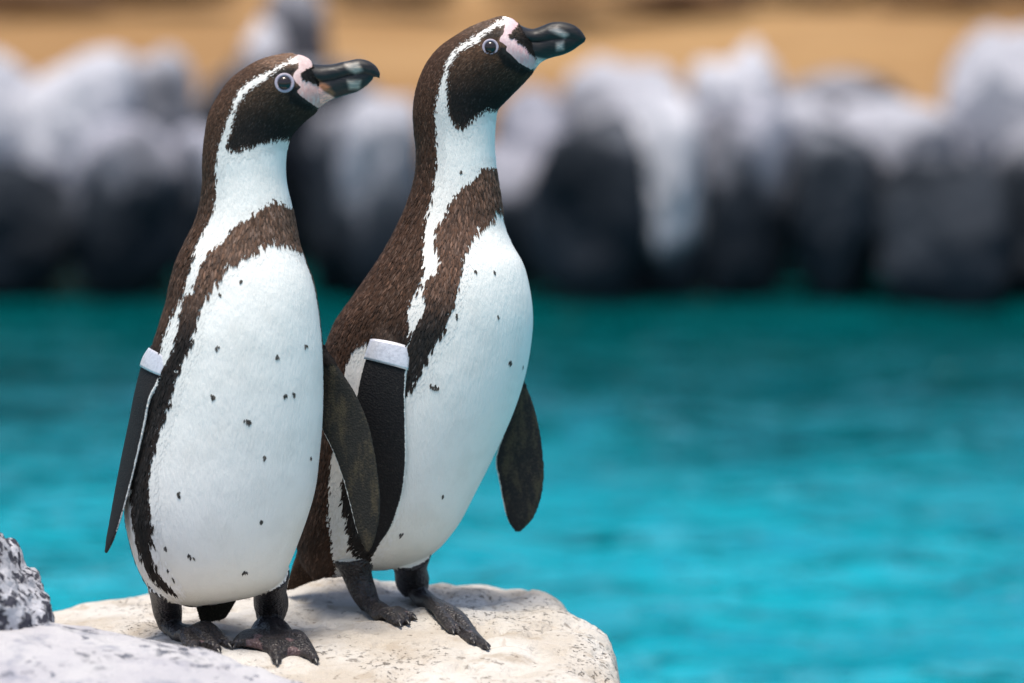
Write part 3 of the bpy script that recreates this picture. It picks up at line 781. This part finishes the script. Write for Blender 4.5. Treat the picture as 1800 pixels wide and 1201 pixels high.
# ------------------------------------------------------------------ the shorter penguin
def penguin_one():
    b = Bird(5.70, 1120); b.head_dz = 0.0
    rows = [(345, 1066, 395, 1060, 18, 0, 60), (300, 1058, 455, 1046, 66, 0, 60), (268, 1040, 494, 1022, 98, 0, 60), (246, 1005, 509, 992, 122, 0, 60), (229, 955, 526, 950, 138, 0, 60), (220, 905, 542, 905, 146, 0, 60),
            (222, 860, 554, 862, 150, 0, 60), (231, 800, 562, 800, 152, 0, 60), (243, 740, 567, 740, 152, 0, 60), (253, 680, 568, 680, 150, 0, 60), (262, 640, 567, 638, 147, 0, 60),
            (272, 600, 565, 598, 143, 0, 60), (283, 565, 561, 560, 137, 0, 60), (293, 530, 556, 525, 129, 0, 60), (302, 490, 548, 490, 118, 0, 58), (314, 452, 536, 457, 105, 0, 55),
            (329, 420, 526, 428, 92, 0, 50), (345, 385, 518, 390, 80, 0, 45), (354, 348, 510, 348, 70, 0, 40), (357, 317, 504, 317, 65, 0, 34), (357, 285, 503, 284, 62, 0, 28), (358, 261, 506, 258, 60, 0, 22),
            (361, 235, 511, 242, 59, 0, 16), (369, 198, 522, 226, 58, 0, 10), (385, 168, 535, 213, 58, 0, 6), (404, 142, 545, 205, 57, 0, 3), (429, 122, 553, 198, 56, 0, 0), (456, 107, 558, 193, 53, 0, 0),
            (487, 98, 562, 188, 46, 0, 0), (515, 95, 566, 182, 37, 0, 0), (535, 99, 568, 175, 27, 0, 0), (546, 106, 568, 166, 19, 0, 0), (550, 118, 568, 154, 9, 0, 0)]
    bill = Z1([(905, 245), (960, 200), (1000, 190), (1100, 190), (1140, 420), (1060, 385), (1000, 335), (905, 305)])
    nostril = Z1([(935, 160), (985, 175), (980, 200), (950, 190)])
    back = [(560, 60)] + Z1([(870, 128), (780, 158), (700, 213), (560, 273), (480, 318), (400, 388), (365, 458), (348, 540), (308, 620), (280, 680), (268, 740), (240, 790), (225, 870), (215, 950), (210, 1100), (222, 1180)]) \
        + Z3([(415, 100), (352, 230), (322, 330), (292, 430), (244, 530), (212, 610), (200, 680), (150, 780)]) + [(250, 680), (238, 760), (228, 830), (120, 830), (120, 300), (300, 60)]
    cheek = Z1([(865, 178), (770, 212), (700, 265), (600, 325), (520, 370), (460, 420), (410, 500), (385, 570), (360, 650), (345, 720), (320, 780), (310, 838), (400, 838), (450, 812), (500, 824), (560, 792), (640, 774), (720, 757), (830, 765),
                (1250, 700), (1250, 60), (930, 60), (905, 178)])
    band = Z3([(820, 60), (735, 75), (680, 42), (620, 82), (560, 122), (500, 162), (470, 212), (420, 252), (380, 302), (355, 372), (340, 432), (302, 442), (287, 512), (282, 570), (268, 640), (240, 710), (160, 800), (110, 950), (80, 1100)]) \
        + Z5([(195, 300), (192, 400), (203, 560), (220, 660), (255, 760), (300, 825), (372, 862)]) + Z5([(365, 848), (330, 820), (292, 760), (266, 680), (277, 600), (270, 480), (266, 380), (282, 300), (312, 200), (342, 100), (372, 0)]) \
        + Z3([(165, 1080), (200, 980), (232, 900), (262, 790), (302, 700), (332, 640), (347, 560), (372, 490), (402, 430), (440, 370), (482, 312), (540, 282), (620, 242), (665, 207), (720, 222), (770, 243), (840, 260)])
    pink = Z1([(835, 137), (900, 90), (1000, 130), (1010, 200), (930, 235), (900, 262), (905, 310), (1000, 340), (1060, 390), (1140, 450), (1130, 490), (1020, 535), (940, 482), (875, 430), (850, 402), (890, 370), (850, 340), (825, 300), (830, 265), (868, 215), (868, 180)])
    def darkfn(q):
        x, y = q[:, 0], q[:, 1]
        brown = np.array([0.052, 0.030, 0.020]); black = np.array([0.014, 0.012, 0.012]); bandc = np.array([0.105, 0.068, 0.052])
        c = np.tile(brown, (len(q), 1))
        nb = sstep(-14, 8, poly_sd(q, band))[:, None]
        k = sstep(470, 600, y)[:, None]
        c = lerp(c, lerp(bandc, black, k), nb)
        k = sstep(560, 640, y)[:, None]*(1-nb); c = lerp(c, black, k)
        k = sstep(-4, 6, poly_sd(q, cheek))[:, None]; kk = np.clip((y-150)/70, 0, 1)[:, None]
        c = lerp(c, lerp(np.array([0.052, .034, .022]), np.array([0.012, .011, .011]), kk), k)
        k = sstep(-3, 3, np.maximum(poly_sd(q, bill), poly_sd(q, Z1([(880, 170), (760, 205), (670, 285), (800, 285), (850, 240)]))))[:, None]; c = lerp(c, np.array([.010, .010, .010]), k)
        k = sstep(-3, 3, poly_sd(q, Z1([(790, 370), (880, 355), (960, 440), (1060, 530), (940, 535), (820, 480)])))[:, None]; c = lerp(c, np.array([.010, .010, .010]), k)
        k = (sstep(125, 108, y)*sstep(430, 500, x))[:, None]; c = lerp(c, np.array([.16, .11, .085]), k*.8)
        return c
    b.pinkfn = lambda q: lerp(np.array([.62, .44, .42]), np.array([.66, .36, .32]), sstep(130, 165, q[:, 1])[:, None])
    b.headness = lambda q: sstep(330, 230, q[:, 1])
    b.torso(rows, [back, cheek, band, bill, nostril], [], [pink], darkfn)
    fr = b.flipper([(298, 552, 318, 568, 10, 50, 6), (276, 598, 300, 613, 5, 70, 8), (255, 628, 289, 645, 0, 80, 9), (245, 660, 276, 676, -2, 82, 8), (239, 685, 266, 695, -5, 82, 7.5), (228, 740, 254, 748, -8, 80, 7), (215, 800, 241, 805, -10, 76, 6),
                    (203, 860, 226, 865, -8, 68, 5), (193, 915, 210, 920, -2, 55, 4), (186, 955, 195, 960, 5, 38, 3), (184, 972, 187, 975, 15, 25, 1.5)], False, 'B')
    fl = b.flipper([(540, 600, 566, 606, -70, -60, 9), (548, 640, 592, 642, -68, -45, 9), (556, 690, 624, 690, -60, -30, 8), (562, 745, 647, 742, -48, -18, 7.5), (585, 795, 659, 793, -30, -8, 7), (603, 845, 666, 845, -18, 0, 6.5),
                    (615, 890, 669, 890, -8, 5, 6), (626, 932, 664, 930, 0, 8, 5), (637, 958, 656, 958, 5, 10, 3.5), (644, 972, 649, 972, 8, 10, 1.5)], True, 'A', (0.020, 0.020, 0.018))
    # tail behind the legs
    b.flipper([(335, 1025, 425, 1025, -60, -60, 20), (342, 1056, 415, 1052, -85, -85, 13), (348, 1076, 406, 1070, -104, -104, 7), (352, 1092, 398, 1084, -118, -118, 3)], True, 'A', (0.03, .028, .02), 1.1, (0.03, .028, .02))
    cl = []
    b.leg([(291, 1018), (291, 1050), (296, 1082)], [20, 15, 10], [34, 27, 25], [(345, 1148), (384, 1151), (403, 1141)], (300, 1118), cl)
    b.leg([(472, 1005), (474, 1040), (476, 1075)], [-10, -5, 0], [38, 30, 29], [(413, 1141), (487, 1170), (555, 1168)], (474, 1108), cl)
    root = make_root('penguin', None, 'shorter white-bellied penguin in front with level head and band on its outer flipper')
    spots = [(382, 608, 4), (488, 622, 6), (376, 694, 7), (502, 691, 5), (517, 691, 5), (437, 738, 8), (466, 802, 5), (315, 866, 6), (461, 913, 6), (290, 959, 5), (335, 974, 6), (294, 1000, 4), (430, 1003, 5), (537, 604, 4), (547, 800, 3), (385, 512, 3), (303, 1015, 4), (425, 490, 2)]
    b.finish(root, 'a', 90000, spots, 5)
    blk = np.array([.012, .012, .013])
    def bc(q):
        c = np.tile(blk, (len(q), 1)); x, y = q[:, 0], q[:, 1]
        br = poly_sd(q, Z1([(900, 300), (1000, 300), (1110, 370), (1150, 420), (1130, 450), (1000, 400)])); c = lerp(c, np.array([.22, .10, .05]), sstep(-4, 4, br)[:, None]*.8)
        pk = poly_sd(q, Z1([(840, 100), (975, 130), (960, 200), (905, 250), (900, 300), (1000, 345), (1060, 400), (1150, 455), (1120, 490), (1010, 560), (800, 500)])); c = lerp(c, b.pinkfn(q), sstep(-2.5, 2.5, pk)[:, None])
        for pl in ([(1230, 190), (1330, 185), (1365, 240), (1310, 265), (1245, 225)], [(1250, 320), (1350, 320), (1340, 385), (1265, 385)]):
            c = lerp(c, np.array([.36, .34, .31]), .85*sstep(-5, 5, poly_sd(q, Z1(pl)))[:, None])
        return c
    b.beak(root, 'upper_mandible', [(538, 110, 552, 152, 28), (553, 113, 566, 152, 25), (577, 114, 584, 148, 21), (609, 108, 612, 139, 18), (633, 104, 636, 136, 16), (651, 109, 652, 136, 12), (663, 119, 662, 136, 7), (668, 129, 667, 138, 2)], bc)
    b.beak(root, 'lower_mandible', [(548, 130, 562, 189, 25), (562, 132, 577, 178, 23), (580, 131, 592, 172, 19), (611, 124, 611, 166, 16.5), (634, 121, 630, 160, 14), (649, 123, 645, 150, 10), (659, 127, 655, 140, 4)], bc)
    b.eye(root, 500, 146, 11.5, 17)
    b.band(root, fr, 0.155, 0.235)
    b.claws(root, cl)
penguin_one()

# ------------------------------------------------------------------ the taller penguin
def penguin_two():
    b = Bird(5.845, 1075); b.head_dz = 0.0
    rows = [(545, 1010, 600, 1012, 20, 0, 30), (530, 985, 650, 1004, 58, 0, 30), (524, 955, 700, 999, 90, 0, 30), (527, 915, 757, 976, 118, 0, 30), (534, 860, 800, 931, 136, 0, 30), (542, 800, 838, 862, 146, 0, 30), (550, 740, 873, 792, 152, 0, 30),
            (558, 685, 904, 722, 154, 0, 30), (566, 640, 923, 662, 153, 0, 30), (577, 599, 933, 610, 150, 0, 30), (594, 561, 937, 562, 146, 0, 30), (623, 520, 932, 510, 137, 0, 30), (652, 478, 920, 464, 122, 0, 28),
            (678, 437, 900, 428, 104, 0, 26), (702, 391, 886, 393, 86, 0, 24), (722, 341, 880, 350, 74, 0, 22), (732, 295, 873, 302, 66, 0, 18), (732, 259, 870, 262, 62, 0, 14), (728, 225, 871, 226, 60, 0, 10), (727, 191, 875, 193, 60, 0, 6),
            (731, 162, 886, 180, 60, 0, 3), (740, 133, 898, 168, 60, 0, 0), (754, 106, 909, 157, 59, 0, 0), (774, 83, 919, 147, 58, 0, 0), (799, 65, 928, 137, 56, 0, 0), (826, 49, 936, 127, 53, 0, 0), (856, 37, 942, 117, 48, 0, 0),
            (884, 30, 946, 108, 36, 0, 0), (901, 33, 945, 97, 26, 0, 0), (910, 42, 942, 86, 18, 0, 0), (914, 52, 936, 76, 8, 0, 0)]
    bill = Z2([(880, 265), (930, 225), (1000, 200), (1120, 200), (1150, 450), (1060, 432), (1000, 362), (935, 305), (890, 300)])
    back = [(900, 0)] + Z2([(830, 143), (740, 188), (670, 238), (600, 278), (520, 328), (440, 388), (390, 448), (370, 530), (340, 620), (310, 720), (290, 820), (280, 920), (288, 1000), (285, 1100), (295, 1190)]) \
        + Z4([(545, 30), (532, 140), (510, 220), (497, 300), (490, 400), (495, 470), (480, 530), (450, 590), (427, 650), (432, 750), (420, 830), (360, 860), (310, 800), (290, 758), (200, 810), (165, 860), (158, 930)]) \
        + [(596, 720), (584, 790), (579, 850), (577, 902), (582, 946), (592, 1005), (560, 1060), (440, 1060), (440, 500), (650, 300), (680, 0)]
    cheek = Z2([(850, 180), (760, 228), (680, 285), (640, 330), (540, 370), (480, 420), (430, 490), (405, 540), (398, 650), (393, 750), (398, 850), (420, 920), (460, 960), (500, 988), (540, 952), (590, 902), (640, 872), (700, 850), (800, 850),
                (1300, 700), (1300, 30), (930, 30), (880, 178)])
    band = Z4([(860, 40), (795, 48), (745, 50), (700, 102), (650, 142), (612, 182), (592, 250), (552, 300), (547, 370), (562, 430), (557, 490), (507, 520), (502, 560), (512, 630), (482, 690), (442, 760), (422, 820)]) + [(690, 640), (650, 740), (612, 800)] + Z6([(288, 390), (288, 500), (312, 600), (326, 690), (372, 752)]) \
        + [(655, 985), (690, 900), (705, 780), (712, 690)] + Z4([(452, 960), (490, 900), (510, 850), (545, 790), (590, 720), (602, 680), (622, 600), (637, 540), (655, 480), (642, 430), (672, 390), (702, 340), (722, 300), (782, 270), (792, 232), (830, 222), (900, 215)])
    pink = Z2([(838, 185), (870, 140), (930, 120), (950, 200), (890, 250), (872, 290), (935, 312), (1000, 370), (1060, 440), (1130, 495), (1040, 545), (950, 495), (880, 425), (842, 392), (852, 362), (790, 322), (800, 290), (822, 262)])
    def darkfn(q):
        x, y = q[:, 0], q[:, 1]
        brown = np.array([0.048, 0.027, 0.018]); black = np.array([0.012, 0.011, 0.011]); bandc = np.array([0.090, 0.054, 0.040])
        c = np.tile(brown, (len(q), 1))
        nb = sstep(-14, 8, poly_sd(q, band))[:, None]; k = sstep(480, 580, y)[:, None]
        c = lerp(c, lerp(bandc, black*1.3, k), nb)
        k = (sstep(540, 620, y)*sstep(640, 690, x))[:, None]*(1-nb); c = lerp(c, black, k)
        k = sstep(-4, 6, poly_sd(q, cheek))[:, None]; kk = np.clip((y-95)/70, 0, 1)[:, None]
        c = lerp(c, lerp(np.array([0.062, .036, .022]), np.array([0.012, .011, .011]), kk), k)
        k = sstep(-3, 3, np.maximum(poly_sd(q, bill), poly_sd(q, Z2([(855, 170), (750, 225), (660, 290), (790, 290), (835, 240)]))))[:, None]; c = lerp(c, np.array([.010, .010, .010]), k)
        k = sstep(-3, 3, poly_sd(q, Z2([(770, 370), (840, 370), (930, 460), (1090, 545), (980, 570), (850, 510)])))[:, None]; c = lerp(c, np.array([.010, .010, .010]), k)
        k = (sstep(72, 45, y)*sstep(780, 850, x))[:, None]; c = lerp(c, np.array([.10, .075, .062]), k*.7)
        return c
    b.pinkfn = lambda q: lerp(np.array([.64, .44, .46]), np.array([.70, .38, .38]), sstep(70, 100, q[:, 1])[:, None])
    b.headness = lambda q: sstep(290, 190, q[:, 1])
    b.torso(rows, [back, cheek, band, bill], [], [pink], darkfn)
    fr = b.flipper([(676, 510, 734, 530, 62, 78, 12), (666, 555, 728, 574, 104, 116, 13), (653, 598, 720, 612, 130, 140, 11), (645, 622, 716, 640, 139, 152, 9), (632, 670, 713, 690, 146, 160, 8), (623, 725, 714, 738, 146, 162, 7.5),
                    (620, 785, 715, 792, 140, 160, 7), (623, 842, 712, 846, 132, 154, 6.5), (629, 890, 703, 888, 122, 144, 6), (637, 932, 686, 930, 112, 132, 5), (645, 962, 665, 960, 108, 120, 3.5), (650, 976, 655, 976, 106, 110, 1.5)], False, 'B', emb=0.21, rootcol=(0.030, 0.018, 0.013))
    fl = b.flipper([(868, 640, 912, 655, -70, -80, 9), (885, 690, 930, 690, -80, -95, 9), (888, 725, 941, 722, -82, -100, 8.5), (882, 765, 950, 762, -82, -100, 8), (870, 808, 956, 808, -80, -98, 7), (877, 850, 956, 850, -76, -94, 6.5),
                    (884, 888, 948, 888, -72, -88, 6), (893, 918, 934, 917, -70, -80, 4.5), (904, 935, 916, 935, -70, -74, 2)], True, 'A', (0.018, 0.017, 0.017))
    # tail
    b.flipper([(535, 930, 600, 955, -40, -40, 34), (522, 975, 592, 990, -50, -50, 26), (512, 1005, 572, 1012, -55, -55, 15), (507, 1026, 545, 1022, -58, -58, 7), (506, 1036, 522, 1032, -60, -60, 3)], True, 'A', (0.045, .026, .016), 1.1, (0.045, .026, .016))
    cl = []
    b.leg([(622, 978), (628, 1010), (641, 1045)], [60, 55, 40], [38, 27, 23], [(702, 1103), (716, 1100), (727, 1092)], (652, 1078), cl)
    b.leg([(720, 968), (722, 1002), (728, 1030)], [10, 5, 0], [40, 30, 29], [(796, 1116), (832, 1134), (856, 1144)], (733, 1058), cl)
    root = make_root('penguin', None, 'taller penguin behind with raised beak and silver band over its black side flipper')
    spots = [(805, 553, 5), (876, 553, 4), (898, 634, 7), (765, 678, 9), (780, 870, 4), (708, 937, 6), (835, 474, 3), (868, 474, 3), (920, 642, 4), (815, 455, 3), (800, 430, 3), (808, 300, 4), (745, 560, 3)]
    b.finish(root, 'b', 95000, spots, 9)
    blk = np.array([.010, .010, .011])
    def bc(q):
        c = np.tile(blk, (len(q), 1))
        pk = poly_sd(q, Z2([(830, 100), (930, 130), (945, 200), (885, 250), (870, 295), (935, 315), (1000, 370), (1060, 440), (1120, 470), (1130, 500), (1040, 560), (800, 480)])); c = lerp(c, b.pinkfn(q), sstep(-2.5, 2.5, pk)[:, None])
        g = poly_sd(q, Z2([(1060, 445), (1160, 465), (1110, 515), (1030, 540)])); c = lerp(c, np.array([.45, .43, .42]), sstep(-3, 3, g)[:, None]*.8)
        for pl in ([(1185, 235), (1240, 215), (1330, 270), (1300, 295), (1230, 260)], [(1240, 340), (1290, 325), (1290, 385), (1240, 395)]):
            c = lerp(c, np.array([.36, .35, .34]), .85*sstep(-5, 5, poly_sd(q, Z2(pl)))[:, None])
        return c
    b.beak(root, 'upper_mandible', [(904, 36, 924, 78, 28), (918, 46, 934, 80, 25), (936, 51, 946, 80, 21), (950, 47, 958, 79, 20), (968, 40, 974, 78, 18), (990, 39, 994, 76, 16), (1013, 47, 1012, 75, 12), (1025, 59, 1022, 76, 7), (1030, 68, 1027, 75, 2)], bc)
    b.beak(root, 'lower_mandible', [(918, 58, 938, 126, 26), (930, 62, 950, 111, 23), (943, 64, 960, 105, 20), (958, 61, 972, 101, 18), (978, 58, 991, 96, 15.5), (1000, 57, 1008, 88, 11.5), (1015, 62, 1019, 80, 7), (1024, 68, 1025, 76, 3)], bc)
    b.eye(root, 862, 83, 10, 14.5)
    b.band(root, fr, 0.185, 0.265)
    b.claws(root, cl)
penguin_two()
